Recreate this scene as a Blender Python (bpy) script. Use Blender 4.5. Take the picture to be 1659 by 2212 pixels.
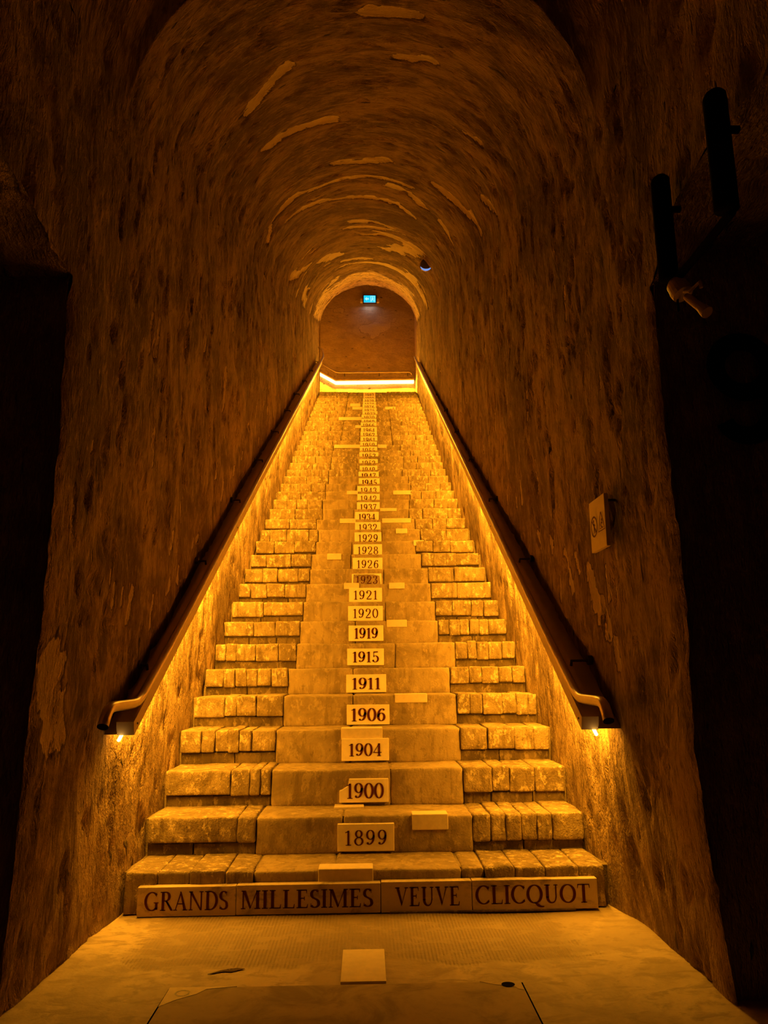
import bpy, bmesh, math, random
import numpy as np
from mathutils import Matrix, Vector

for o in list(bpy.data.objects):
    bpy.data.objects.remove(o, do_unlink=True)
scene = bpy.context.scene
COL = scene.collection
random.seed(7)

# ------------------------------------------------------------------ camera
PITCH, YAW, ROLL = 0.2035, 0.0244, 0.0102
cam = bpy.data.cameras.new('camera')
cam_o = bpy.data.objects.new('camera', cam)
COL.objects.link(cam_o)
cam.sensor_fit = 'HORIZONTAL'
cam.sensor_width = 36.0
cam.lens = 36.0 * 1661.0 / 1659.0
cam.clip_start = 0.05
cam.clip_end = 200
_f = Vector((math.sin(YAW) * math.cos(PITCH), math.cos(YAW) * math.cos(PITCH), math.sin(PITCH)))
_r0 = Vector((math.cos(YAW), -math.sin(YAW), 0))
_u0 = Vector((-math.sin(PITCH) * math.sin(YAW), -math.sin(PITCH) * math.cos(YAW), math.cos(PITCH)))
_r = _r0 * math.cos(ROLL) - _u0 * math.sin(ROLL)
_u = _r0 * math.sin(ROLL) + _u0 * math.cos(ROLL)
_m = Matrix((( _r.x, _u.x, -_f.x, -0.0018), (_r.y, _u.y, -_f.y, 0.0), (_r.z, _u.z, -_f.z, 1.1044), (0, 0, 0, 1)))
cam_o.matrix_world = _m
scene.camera = cam_o

# ------------------------------------------------------------------ world, exposure
world = bpy.data.worlds.new('world')
scene.world = world
world.use_nodes = True
world.node_tree.nodes['Background'].inputs[0].default_value = (0.0, 0.0, 0.0, 1)
world.node_tree.nodes['Background'].inputs[1].default_value = 0.0
scene.view_settings.view_transform = 'Standard'
scene.view_settings.look = 'None'
scene.view_settings.exposure = 0.0
scene.view_settings.gamma = 1.0
scene.view_settings.use_curve_mapping = False
scene.cycles.max_bounces = 4
scene.cycles.diffuse_bounces = 3
scene.cycles.glossy_bounces = 2

AMBER = (1.0, 0.425, 0.018)
LED_W_PER_M = 31.0          # light strips under the stair handrails
LANDING_W = 85.0            # light strip on the upper landing
LED_GLOW = 6.0

# ------------------------------------------------------------------ noise (numpy)
def _hash(ix, iy, seed):
    h = (ix.astype(np.int64) * 374761393 + iy.astype(np.int64) * 668265263 + seed * 1442695041) & 0xffffffff
    h = ((h ^ (h >> 13)) * 1274126177) & 0xffffffff
    h = h ^ (h >> 16)
    return (h & 0xffff) / 32767.5 - 1.0
def vnoise(u, v, seed=0):
    u = np.asarray(u, float); v = np.asarray(v, float)
    iu = np.floor(u); iv = np.floor(v)
    fu = u - iu; fv = v - iv
    fu = fu * fu * (3 - 2 * fu); fv = fv * fv * (3 - 2 * fv)
    a = _hash(iu, iv, seed); b = _hash(iu + 1, iv, seed)
    c = _hash(iu, iv + 1, seed); d = _hash(iu + 1, iv + 1, seed)
    return (a * (1 - fu) + b * fu) * (1 - fv) + (c * (1 - fu) + d * fu) * fv
def fbm(u, v, seed=0, octv=4, gain=0.5):
    s = 0; a = 1.0; t = 0
    for k in range(octv):
        s = s + a * vnoise(np.asarray(u) * 2 ** k + 17.3 * k, np.asarray(v) * 2 ** k + 5.1 * k, seed + k * 11)
        t += a; a *= gain
    return s / t
def sstep(a, b, x):
    t = np.clip((np.asarray(x, float) - a) / (b - a), 0, 1)
    return t * t * (3 - 2 * t)

# ------------------------------------------------------------------ object helpers
def link(o, parent=None):
    COL.objects.link(o)
    if parent is not None:
        o.parent = parent
    return o
def tag(o, label=None, cat=None, group=None, kind=None):
    if label: o['label'] = label
    if cat: o['category'] = cat
    if group: o['group'] = group
    if kind: o['kind'] = kind
    return o
def empty(name, loc=(0, 0, 0), parent=None):
    o = bpy.data.objects.new(name, None)
    o.location = loc
    o.empty_display_size = 0.1
    return link(o, parent)
def wloc(o):
    p = Vector((0, 0, 0))
    while o is not None:
        p += o.location; o = o.parent
    return p
def mesh_obj(name, verts, faces, mat, parent=None, smooth=False, origin=None):
    """verts in world coordinates; the object's origin is put at the base centre of the mesh"""
    v = np.asarray(verts, float).reshape(-1, 3)
    if origin is None:
        lo = v.min(0); hi = v.max(0)
        origin = ((lo[0] + hi[0]) / 2, (lo[1] + hi[1]) / 2, lo[2])
    org = Vector(origin)
    me = bpy.data.meshes.new(name)
    me.from_pydata((v - np.array(org)).tolist(), [], faces)
    me.materials.append(mat)
    if smooth:
        me.polygons.foreach_set('use_smooth', [True] * len(me.polygons))
    me.update()
    o = bpy.data.objects.new(name, me)
    o.location = org - (wloc(parent) if parent is not None else Vector((0, 0, 0)))
    return link(o, parent)
def grid_faces(nr, nc, off=0, flip=False):
    f = []
    for i in range(nr - 1):
        for j in range(nc - 1):
            a = off + i * nc + j
            q = (a, a + 1, a + nc + 1, a + nc)
            f.append(q[::-1] if flip else q)
    return f
class MB:
    """collects boxes, tubes, prisms into one mesh"""
    def __init__(s): s.v = []; s.f = []
    def add(s, verts, faces):
        o = len(s.v); s.v += [tuple(p) for p in verts]; s.f += [tuple(i + o for i in q) for q in faces]; return s
    def box(s, x0, x1, y0, y1, z0, z1):
        return s.add([(x0, y0, z0), (x1, y0, z0), (x1, y1, z0), (x0, y1, z0), (x0, y0, z1), (x1, y0, z1), (x1, y1, z1), (x0, y1, z1)],
                     [(0, 3, 2, 1), (4, 5, 6, 7), (0, 1, 5, 4), (1, 2, 6, 5), (2, 3, 7, 6), (3, 0, 4, 7)])
    def tube(s, pts, r, n=12, cap=True, squash=None):
        pts = [Vector(p) for p in pts]; N = len(pts)
        rr = r if isinstance(r, (list, tuple)) else [r] * N
        base = len(s.v); prev = None
        for i, p in enumerate(pts):
            if i == 0: d = pts[1] - p
            elif i == N - 1: d = p - pts[i - 1]
            else: d = (pts[i + 1] - p).normalized() + (p - pts[i - 1]).normalized()
            d.normalize()
            if prev is None:
                a = Vector((0, 0, 1)) if abs(d.z) < 0.9 else Vector((1, 0, 0))
                u = d.cross(a).normalized()
            else:
                u = (prev - d * prev.dot(d)).normalized()
            prev = u
            w = d.cross(u)
            for k in range(n):
                t = 2 * math.pi * k / n
                s.v.append(tuple(p + u * (rr[i] * math.cos(t)) + w * (rr[i] * math.sin(t) * (squash or 1))))
        for i in range(N - 1):
            for k in range(n):
                a = base + i * n + k; b = base + i * n + (k + 1) % n
                s.f.append((a, b, b + n, a + n))
        if cap:
            s.f.append(tuple(base + k for k in range(n))[::-1])
            s.f.append(tuple(base + (N - 1) * n + k for k in range(n)))
        return s
    def prism(s, poly, to3a, to3b):
        n = len(poly); base = len(s.v)
        s.v += [tuple(to3a(*p)) for p in poly] + [tuple(to3b(*p)) for p in poly]
        s.f.append(tuple(base + i for i in range(n)))
        s.f.append(tuple(base + n + i for i in range(n))[::-1])
        for i in range(n):
            j = (i + 1) % n
            s.f.append((base + i, base + n + i, base + n + j, base + j))
        return s
    def build(s, name, mat, parent=None, smooth=False, bevel=0, fix=True):
        o = mesh_obj(name, s.v, s.f, mat, parent, smooth)
        if fix or bevel:
            bm = bmesh.new(); bm.from_mesh(o.data)
            bmesh.ops.recalc_face_normals(bm, faces=bm.faces)
            if bevel:
                es = [e for e in bm.edges if len(e.link_faces) == 2 and e.calc_face_angle(0) > 0.5]
                bmesh.ops.bevel(bm, geom=es, offset=bevel, segments=2, affect='EDGES', profile=0.5)
            bm.to_mesh(o.data); bm.free()
        if smooth:
            o.data.polygons.foreach_set('use_smooth', [True] * len(o.data.polygons))
        return o

# ------------------------------------------------------------------ materials
class NT:
    def __init__(s, name):
        s.m = bpy.data.materials.new(name); s.m.use_nodes = True
        s.t = s.m.node_tree; s.p = s.t.nodes['Principled BSDF']
    def n(s, typ, **kw):
        x = s.t.nodes.new(typ)
        for k, v in kw.items(): setattr(x, k, v)
        return x
    def l(s, a, b): s.t.links.new(a, b)
    def val(s, sock, v):
        if hasattr(v, 'is_output'): s.l(v, sock)
        else: sock.default_value = v
    def math(s, op, a, b=0.0, clamp=False):
        x = s.n('ShaderNodeMath', operation=op, use_clamp=clamp); s.val(x.inputs[0], a); s.val(x.inputs[1], b); return x.outputs[0]
    def mix(s, f, a, b, blend='MIX'):
        x = s.n('ShaderNodeMix', data_type='RGBA', blend_type=blend)
        s.val(x.inputs[0], f); s.val(x.inputs[6], a); s.val(x.inputs[7], b); return x.outputs[2]
    def ramp(s, f, lo, hi):
        x = s.n('ShaderNodeMapRange', interpolation_type='SMOOTHSTEP')
        s.val(x.inputs[0], f); x.inputs[1].default_value = lo; x.inputs[2].default_value = hi; return x.outputs[0]
    def noise(s, vec, scale, detail=4, rough=0.55, dist=0.0):
        x = s.n('ShaderNodeTexNoise'); s.l(vec, x.inputs['Vector'])
        x.inputs['Scale'].default_value = scale; x.inputs['Detail'].default_value = detail
        x.inputs['Roughness'].default_value = rough; x.inputs['Distortion'].default_value = dist
        return x.outputs[0]
    def scaled(s, vec, sc):
        x = s.n('ShaderNodeMapping'); s.l(vec, x.inputs[0]); x.inputs['Scale'].default_value = sc; return x.outputs[0]
    def pos(s): return s.n('ShaderNodeNewGeometry').outputs['Position']
    def uv(s): return s.n('ShaderNodeUVMap', uv_map='UVMap').outputs[0]
    def attr(s, name): return s.n('ShaderNodeAttribute', attribute_name=name).outputs['Fac']
    def bump(s, h, strength, dist):
        x = s.n('ShaderNodeBump'); s.l(h, x.inputs['Height']); x.inputs['Strength'].default_value = strength; x.inputs['Distance'].default_value = dist
        s.l(x.outputs[0], s.p.inputs['Normal'])
    def rough(s, v): s.val(s.p.inputs['Roughness'], v)
    def spec(s, v): s.p.inputs['Specular IOR Level'].default_value = v
    def color(s, v): s.val(s.p.inputs['Base Color'], v)
def c3(r, g, b): return (r, g, b, 1)

def chalk_wall(name, pale, mid, dark, streak=1.0, grain=1.0, aniso=(1.0, 6.5)):
    m = NT(name); uv = m.uv()
    big = m.noise(m.scaled(uv, (0.8, 1.1, 1)), 1.1, 5, 0.66, 1.1)
    blot = m.noise(m.scaled(uv, (1.1, 2.3, 1)), 3.4, 5, 0.70, 0.9)
    tool = m.noise(m.scaled(uv, (aniso[0], aniso[1], 1)), 7.5, 4, 0.70, 0.35)
    grn = m.noise(m.scaled(uv, (1.0, 1.8, 1)), 55.0, 2, 0.7)
    f = m.ramp(m.math('ADD', m.math('MULTIPLY', big, 0.55), m.math('MULTIPLY', blot, 0.45)), 0.43, 0.59)
    col = m.mix(f, dark, mid)
    col = m.mix(m.math('MULTIPLY', m.ramp(tool, 0.52, 0.66), 0.42 * streak), col, c3(dark[0] * .55, dark[1] * .5, dark[2] * .45))
    col = m.mix(m.math('MULTIPLY', m.ramp(tool, 0.46, 0.34), 0.40 * streak), col, c3(mid[0] * 1.35, mid[1] * 1.33, mid[2] * 1.3))
    # flaked places: real relief in the mesh, paler bare chalk with a dirty broken rim
    fk = m.math('ADD', m.attr('flake'), m.math('ADD', m.math('MULTIPLY', m.math('SUBTRACT', tool, 0.5), 0.9), m.math('MULTIPLY', m.math('SUBTRACT', blot, 0.5), 0.9)))
    rim = m.math('MULTIPLY', m.ramp(fk, 0.12, 0.34), m.ramp(blot, 0.40, 0.52))
    col = m.mix(m.math('MULTIPLY', rim, 0.7), col, c3(dark[0] * .5, dark[1] * .45, dark[2] * .4))
    col = m.mix(m.ramp(fk, 0.44, 0.54), col, pale)
    # small dark pick holes
    pit = m.ramp(m.noise(m.scaled(uv, (3.6, 11.0, 1)), 1.5, 2, 0.55, .3), 0.685, 0.73)
    col = m.mix(m.math('MULTIPLY', pit, 0.8), col, c3(0.05, 0.035, 0.02))
    m.color(col)
    h = m.math('ADD', m.math('MULTIPLY', tool, 1.5), m.math('MULTIPLY', blot, 1.3))
    h = m.math('ADD', h, m.math('MULTIPLY', grn, 0.42 * grain))
    h = m.math('SUBTRACT', h, m.math('MULTIPLY', pit, 0.8))
    m.bump(h, 1.0, 0.026)
    m.rough(0.9); m.spec(0.12)
    return m.m

def stone(name, base, dark, pale, rough_scale=1.0, contrast=1.0, bump=0.010, objvar=0.16, worn=0.0):
    m = NT(name); p = m.pos()
    info = m.n('ShaderNodeObjectInfo').outputs['Random']
    n1 = m.noise(p, 4.0 * rough_scale, 4, 0.68, 0.8)
    n2 = m.noise(m.scaled(p, (4.5, 4.5, 0.8)), 6.0 * rough_scale, 3, 0.65, 0.4)
    n3 = m.noise(m.scaled(p, (1.2, 1.2, 0.8)), 19.0 * rough_scale, 5, 0.74, 0.2)
    g = m.noise(p, 95.0, 2, 0.7)
    col = m.mix(m.ramp(n1, 0.38, 0.62), dark, base)
    col = m.mix(m.math('MULTIPLY', m.ramp(n2, 0.50, 0.66), 0.6 * contrast), col, c3(dark[0] * .62, dark[1] * .58, dark[2] * .5))
    col = m.mix(m.math('MULTIPLY', m.ramp(n3, 0.53, 0.62), 0.85 * contrast), col, pale)
    col = m.mix(m.math('MULTIPLY', m.ramp(n3, 0.42, 0.32), 0.7 * contrast), col, c3(dark[0] * .55, dark[1] * .5, dark[2] * .45))
    col = m.mix(m.math('MULTIPLY', info, objvar), col, c3(dark[0] * .7, dark[1] * .68, dark[2] * .6))
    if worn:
      edge = m.ramp(m.n('ShaderNodeNewGeometry').outputs['Pointiness'], 0.53, 0.60)      # nose-edge highlight put into the colour, along with pale wear
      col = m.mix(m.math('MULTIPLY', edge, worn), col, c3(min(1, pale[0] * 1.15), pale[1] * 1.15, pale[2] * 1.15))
    m.color(col)
    h = m.math('ADD', m.math('MULTIPLY', n3, 1.0), m.math('MULTIPLY', n2, 0.4))
    h = m.math('ADD', h, m.math('MULTIPLY', g, 0.3))
    m.bump(h, 1.0, bump)
    m.rough(0.88); m.spec(0.15)
    return m.m

def plain(name, col, rough=0.6, metal=0.0, spec=0.3, noise_amt=0.12, nscale=30.0, bump=0.0):
    m = NT(name); p = m.pos()
    n1 = m.noise(p, nscale, 5, 0.6)
    f = m.math('MULTIPLY', m.ramp(n1, 0.35, 0.7), noise_amt)
    m.color(m.mix(f, c3(*col), c3(col[0] * .45, col[1] * .42, col[2] * .38)))
    m.rough(rough); m.spec(spec); m.p.inputs['Metallic'].default_value = metal
    if bump: m.bump(n1, 0.5, bump)
    return m.m

def glow(name, col, strength):
    m = NT(name)
    m.color(c3(0.05, 0.05, 0.05))
    m.p.inputs['Emission Color'].default_value = c3(*col)
    m.p.inputs['Emission Strength'].default_value = strength
    m.m.cycles.emission_sampling = 'NONE'
    return m.m

M = {}
M['wall'] = chalk_wall('chalk_wall_plaster', c3(.68, .51, .30), c3(.50, .34, .18), c3(.21, .132, .063), 1.0, 1.3, (1.5, 5.2))
M['vault'] = chalk_wall('chalk_vault_plaster', c3(.90, .73, .47), c3(.47, .32, .17), c3(.20, .127, .06), 1.15, 1.2, (1.3, 5.6))
M['passage'] = chalk_wall('chalk_passage_rock', c3(.62, .47, .29), c3(.56, .415, .24), c3(.36, .25, .135), 0.6, 2.2, (1.9, 4.6))
M['endwall'] = chalk_wall('chalk_end_wall', c3(.60, .46, .28), c3(.58, .435, .25), c3(.46, .335, .19), 0.30, 1.0, (2.5, 3.5))
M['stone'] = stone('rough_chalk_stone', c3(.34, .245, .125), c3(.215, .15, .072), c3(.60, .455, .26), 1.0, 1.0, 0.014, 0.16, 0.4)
M['under'] = stone('shaded_lower_stone', c3(.20, .138, .068), c3(.11, .074, .035), c3(.34, .245, .13), 1.0, 0.8, 0.010)  # recess shade of the lower course put into the colour, plus some stain
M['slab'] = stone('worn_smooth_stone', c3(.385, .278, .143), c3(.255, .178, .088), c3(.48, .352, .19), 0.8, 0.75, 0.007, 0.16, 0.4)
M['patch'] = plain('pale_repair_stone', (.72, .56, .34), 0.8, 0, 0.2, 0.2, 40, 0.002)
M['mortar'] = stone('dark_mortar', c3(.30, .22, .12), c3(.17, .12, .06), c3(.38, .28, .16), 1.5, .6, 0.01)
M['plaque'] = plain('pale_plaque_stone', (.86, .69, .43), 0.75, 0, 0.25, 0.16, 26, 0.001)
M['spall'] = stone('spalled_plaque_stone', c3(.40, .29, .17), c3(.22, .15, .08), c3(.55, .42, .25), 2.0, .7, 0.006)
M['ink'] = plain('dark_red_inscription', (.085, .014, .003), 0.85, 0, 0.1, 0.2, 60)
M['metal'] = plain('brushed_bronze_metal', (.62, .50, .36), 0.34, 0.85, 0.5, 0.18, 18)
M['channel'] = plain('painted_steel_channel', (.70, .53, .32), 0.45, 0.0, 0.4, 0.12, 14)
M['black'] = plain('matte_black_paint', (.006, .006, .008), 0.95, 0, 0.02, 0.1, 20)
M['darkmetal'] = plain('dark_fixture_metal', (.10, .075, .05), 0.45, 0.5, 0.4, 0.2, 25)
M['led'] = glow('amber_light_strip', (1.0, 0.62, 0.16), LED_GLOW)
M['paint9'] = plain('blue_black_wall_paint', (.010, .012, .020), 0.9, 0, 0.05, 0.2, 15)
M['sign'] = plain('pale_sign_board', (.92, .76, .50), 0.6, 0, 0.3, 0.06, 12)
M['signink'] = plain('dark_sign_print', (.20, .08, .03), 0.7, 0, 0.2, 0.1, 30)

def slab_mat(name, base, stain, lo, hi):
    m = NT(name); p = m.pos()
    n1 = m.noise(m.scaled(p, (1, 1, 2.2)), 4.5, 6, 0.68, 0.7)
    n2 = m.noise(p, 30, 4, 0.6)
    col = m.mix(m.math('MULTIPLY', m.ramp(n1, lo, hi), 0.8), base, stain)
    col = m.mix(m.math('MULTIPLY', m.ramp(n2, .5, .75), .3), col, c3(base[0] * .6, base[1] * .58, base[2] * .5))
    m.color(col); m.bump(n2, .4, .002); m.rough(.72); m.spec(.25)
    return m.m
M['nameslab'] = slab_mat('sooty_pale_slab', c3(.60, .46, .275), c3(.20, .14, .075), .50, .70)

def floor_mat():
    m = NT('concrete_floor'); p = m.pos()
    n1 = m.noise(p, 1.7, 6, 0.62, 0.7)
    n2 = m.noise(m.scaled(p, (1, 1.8, 1)), 8.0, 5, 0.68, 0.5)
    n3 = m.noise(p, 60.0, 4, 0.65)
    sep = m.n('ShaderNodeSeparateXYZ'); m.l(p, sep.inputs[0])
    # combed cement in front of the first step: fine ridges running towards the stairs
    wob = m.math('ADD', sep.outputs[1], m.math('MULTIPLY', n1, 0.55))
    comb = m.math('MULTIPLY', m.ramp(wob, 3.50, 3.56), m.ramp(m.math('ADD', m.math('ABSOLUTE', m.math('ADD', sep.outputs[0], .05)), m.math('MULTIPLY', n2, .5)), 1.18, 1.08))
    rid = m.math('SINE', m.math('MULTIPLY', sep.outputs[0], 420.0))
    worn = m.ramp(n2, 0.62, 0.50)
    comb = m.math('MULTIPLY', comb, worn)
    col = m.mix(m.ramp(n1, .40, .62), c3(.40, .29, .16), c3(.60, .45, .26))
    col = m.mix(m.math('MULTIPLY', m.ramp(n2, .47, .62), .75), col, c3(.31, .22, .12))
    col = m.mix(m.math('MULTIPLY', comb, .8), col, c3(.29, .205, .108))
    m.color(col)
    h = m.math('ADD', m.math('MULTIPLY', n2, .8), m.math('MULTIPLY', n3, .25))
    h = m.math('ADD', h, m.math('MULTIPLY', m.math('MULTIPLY', rid, comb), .22))
    m.bump(h, .7, .008); m.rough(.62); m.spec(.3)
    return m.m
M['floor'] = floor_mat()
M['hatch'] = slab_mat('worn_hatch_concrete', c3(.40, .295, .165), c3(.20, .14, .075), .42, .66)
M['exitpanel'] = glow('lit_cyan_panel', (0.0, 0.55, 0.95), 1.15)
M['exitwhite'] = glow('lit_white_symbol', (0.40, 0.95, 1.0), 1.0)
M['lens'] = glow('bluish_rim_reflection', (0.22, 0.42, 1.0), 0.75)  # reflection on the fixture's lower rim, imitated by a faint glow

# ------------------------------------------------------------------ geometry of the place
D, RUN, RISE = 3.914, 0.33286, 0.187
STEP_Z = [.185, .366, .561, .757, .950, 1.127, 1.314, 1.502, 1.687, 1.877, 2.057, 2.246, 2.431, 2.617, 2.797, 2.987, 3.175, 3.356, 3.541,
          3.727, 3.906, 4.098, 4.293, 4.482, 4.667, 4.848, 5.038, 5.221, 5.428, 5.620, 5.808, 5.996, 6.172, 6.366, 6.555, 6.736, 6.930, 7.107, 7.313]
NST = 39
Y_END = D + (NST - 1) * RUN            # 16.563
Z_TOP = STEP_Z[-1]
def sy(i): return D + (i - 1) * RUN     # i from 1
def sz(i): return STEP_Z[i - 1] if i >= 1 else 0.0
def nose(y): return RISE * (1 + (y - D) / RUN)
def wl(y): return -1.152 + 0.107 * np.clip((np.asarray(y, float) - 8.5) / 8.0, 0, 1)
def wr(y): return 1.140 + 0.045 * np.clip((np.asarray(y, float) - 8.5) / 8.0, 0, 1)
Y_MOUTH = 2.815
Y_ARCH = 3.28
def zcrown(y):
    y = np.asarray(y, float)
    return np.where(y < Y_ARCH, 5.15, 4.83 + 0.387 * (y - 3.3))
def zspring(y):
    y = np.asarray(y, float)
    return np.where(y < Y_ARCH, 3.70, 3.71 + 0.387 * (y - 3.3))
S_TOT = 3.6
def zbase(y): return np.maximum(-0.06, nose(np.asarray(y, float)) - 0.55)
FLAKES_V = [  # flaked-off places of the vault: polyline of (angle, y) and half width
    ([(.36, 7.87), (.51, 7.67), (.86, 7.63), (1.17, 7.74), (1.59, 7.61), (1.86, 7.59), (2.05, 7.62)], .06), ([(1.90, 7.86), (2.05, 7.95), (2.2, 8.12)], .11), ([(2.30, 7.10), (2.63, 7.0), (2.95, 6.68)], .06),
    ([(.66, 8.10), (1.03, 8.32), (1.34, 8.52), (1.64, 8.54)], .06), ([(1.78, 8.60), (2.0, 8.72), (2.14, 8.88)], .07), ([(1.45, 9.88), (1.7, 9.95), (1.92, 10.08)], .09), ([(2.50, 8.2), (2.72, 8.36)], .06),
    ([(.80, 5.80), (1.0, 5.80), (1.30, 5.86)], .085), ([(1.33, 7.05), (1.55, 7.1), (1.76, 7.0)], .07), ([(.75, 4.90), (.90, 4.80), (1.10, 4.62)], .055), ([(1.77, 4.66), (2.0, 4.54)], .055), ([(1.6, 4.05), (1.86, 4.0)], .06),
    ([(.30, 10.4), (.42, 11.0), (.62, 11.3)], .10), ([(.9, 11.8), (1.1, 12.3)], .12), ([(1.9, 11.9), (2.1, 11.4), (2.35, 10.6)], .14), ([(.22, 12.9), (.35, 12.5)], .16), ([(2.2, 13.4), (2.45, 13.2)], .14), ([(1.2, 13.0), (1.6, 13.1)], .12),
    ([(.98, 8.06), (1.14, 8.12)], .035), ([(2.75, 6.2), (2.95, 5.9)], .04), ([(2.35, 5.4), (2.5, 5.3)], .03)]
_fr = random.Random(5)
FLAKES_W = {-1: [((3.90, 2.80), (3.90, 3.02), .014), ((4.03, 2.82), (4.03, 3.04), .016), ((6.02, 3.18), (6.06, 3.56), .035), ((4.50, 1.80), (4.57, 1.92), .022), ((3.17, 2.03), (3.17, 2.08), .012), ((4.05, 2.2), (4.06, 2.45), .012), ((3.55, 1.40), (3.56, 1.50), .016), ((3.68, 1.42), (3.68, 1.5), .014), ((2.93, 1.15), (3.02, .90), .09)],
            1: [((4.02, 3.05), (4.03, 3.22), .02), ((4.6, 2.7), (4.62, 2.85), .02), ((3.70, 1.28), (3.78, 1.42), .045), ((3.86, 1.42), (3.95, 1.60), .05), ((4.25, 1.55), (4.35, 1.75), .035), ((3.55, 1.12), (3.6, 1.22), .03)]}
for _s in (-1, 1):
    for _k in range(26):
        _y = 3.75 + 8.5 * (_k / 26.0) + _fr.uniform(-.12, .12); _z = nose(_y) + 1.0 + _fr.uniform(0, .32) * (1 + .1 * _k * .3)
        FLAKES_W[_s].append(((_y, _z), (_y + _fr.uniform(.0, .05), _z + _fr.uniform(.05, .17)), _fr.uniform(.012, .026)))
    for _k in range(26):
        _y = _fr.uniform(3.0, 12.0); _z = nose(_y) + _fr.uniform(1.3, 3.0)
        FLAKES_W[_s].append(((_y, _z), (_y + .01, _z + _fr.uniform(.05, .2)), _fr.uniform(.008, .018)))
def seg_dist(A, B, p, q):
    d = np.array([q[0] - p[0], q[1] - p[1]]); L = (d ** 2).sum() + 1e-9
    t = np.clip(((A - p[0]) * d[0] + (B - p[1]) * d[1]) / L, 0, 1)
    return np.hypot(A - p[0] - t * d[0], B - p[1] - t * d[1])
def relief(u, y, seed):
    """displacement of the hewn chalk"""
    big = fbm(u * 0.7, y * 0.8, seed, 3) * 0.022
    med = fbm(u * 2.2, y * 4.0, seed + 40, 4, .6) * 0.013
    gouge = -np.clip(fbm(u * 6.0, y * 13.0, seed + 80, 3) - 0.24, 0, 1) * 0.050
    return big + med + gouge, np.zeros_like(y)
def wall_flakes(side, y, z):
    m = np.zeros_like(y); nz = fbm(z * 14, y * 22, 77, 4, .6) * .9
    for p, q, w in FLAKES_W[side]:
        k = (y > p[0] - .4) & (y < p[0] + .5)
        if k.any(): m[k] = np.maximum(m[k], sstep(1.5, .6, seg_dist(y[k] * 1.0, z[k] * 1.0, p, q) / w + nz[k]))
    return m
def ring_relief(u, th, y, seed):
    d, fl = relief(u, y, seed)
    rings = fbm(u * 0.5, y * 2.6, seed + 200, 4, .6)
    d = d + rings * 0.030
    m = np.zeros_like(y); nz = fbm(u * 3.2, y * 9, 99, 5, .65) * 1.25
    for pts, w in FLAKES_V:
        dist = np.min([seg_dist(th * 1.13, y, (a[0] * 1.13, a[1]), (b[0] * 1.13, b[1])) for a, b in zip(pts[:-1], pts[1:])], axis=0)
        m = np.maximum(m, sstep(1.45, .65, dist / w + nz))
    far = sstep(9.0, 10.5, y) * sstep(.20, .30, fbm(u * 0.6, y * 2.6, seed + 240, 4, 0.6)) * .9
    end = sstep(14.0, 15.0, y + fbm(u * 2, y * 2, 5, 3) * .8) * .55  # no flaking: landing light on the vault end put into a paler colour
    m = np.maximum(np.maximum(m, far), end)
    return d - 0.02 * m, m
def ystations(y0, y1):
    ys = [y0]
    while ys[-1] < y1:
        ys.append(ys[-1] + 0.015 + 0.0030 * max(0.0, ys[-1] - 2.0))
    ys = np.array(ys); ys = y0 + (ys - y0) * (y1 - y0) / (ys[-1] - y0)
    return ys
def add_uv(o, uvs, flake):
    me = o.data
    lay = me.uv_layers.new(name='UVMap')
    idx = np.empty(len(me.loops), dtype=np.int32); me.loops.foreach_get('vertex_index', idx)
    lay.data.foreach_set('uv', uvs[idx].astype(np.float32).ravel())
    a = me.attributes.new('flake', 'FLOAT', 'POINT')
    a.data.foreach_set('value', np.asarray(flake, np.float32).ravel())

class Surf:
    """accumulates grid patches with uv and flake mask into one mesh"""
    def __init__(s): s.v = []; s.f = []; s.uv = []; s.fl = []; s.n = 0
    def grid(s, P, U, V, F, flip=False):
        nr, nc = P.shape[:2]
        s.v.append(P.reshape(-1, 3)); s.uv.append(np.stack([U, V], -1).reshape(-1, 2)); s.fl.append(F.ravel())
        s.f += grid_faces(nr, nc, s.n, flip); s.n += nr * nc
    def build(s, name, mat):
        o = mesh_obj(name, np.concatenate(s.v), s.f, mat, None, True, (0, 0, 0))
        add_uv(o, np.concatenate(s.uv), np.concatenate(s.fl))
        return tag(o, kind='structure')

def edge_jag(z, seed):
    return 0.040 * fbm(z * 3.0, z * 0 + 3.3, seed, 5, 0.7) - 0.035 * np.clip(fbm(z * 7, z * 0 + 9.1, seed + 5, 2), 0, 1)
def open_top(y, side):
    """upper edge of the side passage openings"""
    if side < 0: return 2.655 + 0.10 * sstep(2.815, 2.1, y)
    return 2.60 + 0.20 * sstep(2.815, 2.45, y)

def foot_splay(z, side):
    return 0.075 * np.clip(1 - np.asarray(z) / .75, 0, 1) if side > 0 else 0.035 * np.clip(1 - np.asarray(z) / 1.5, 0, 1)

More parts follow.
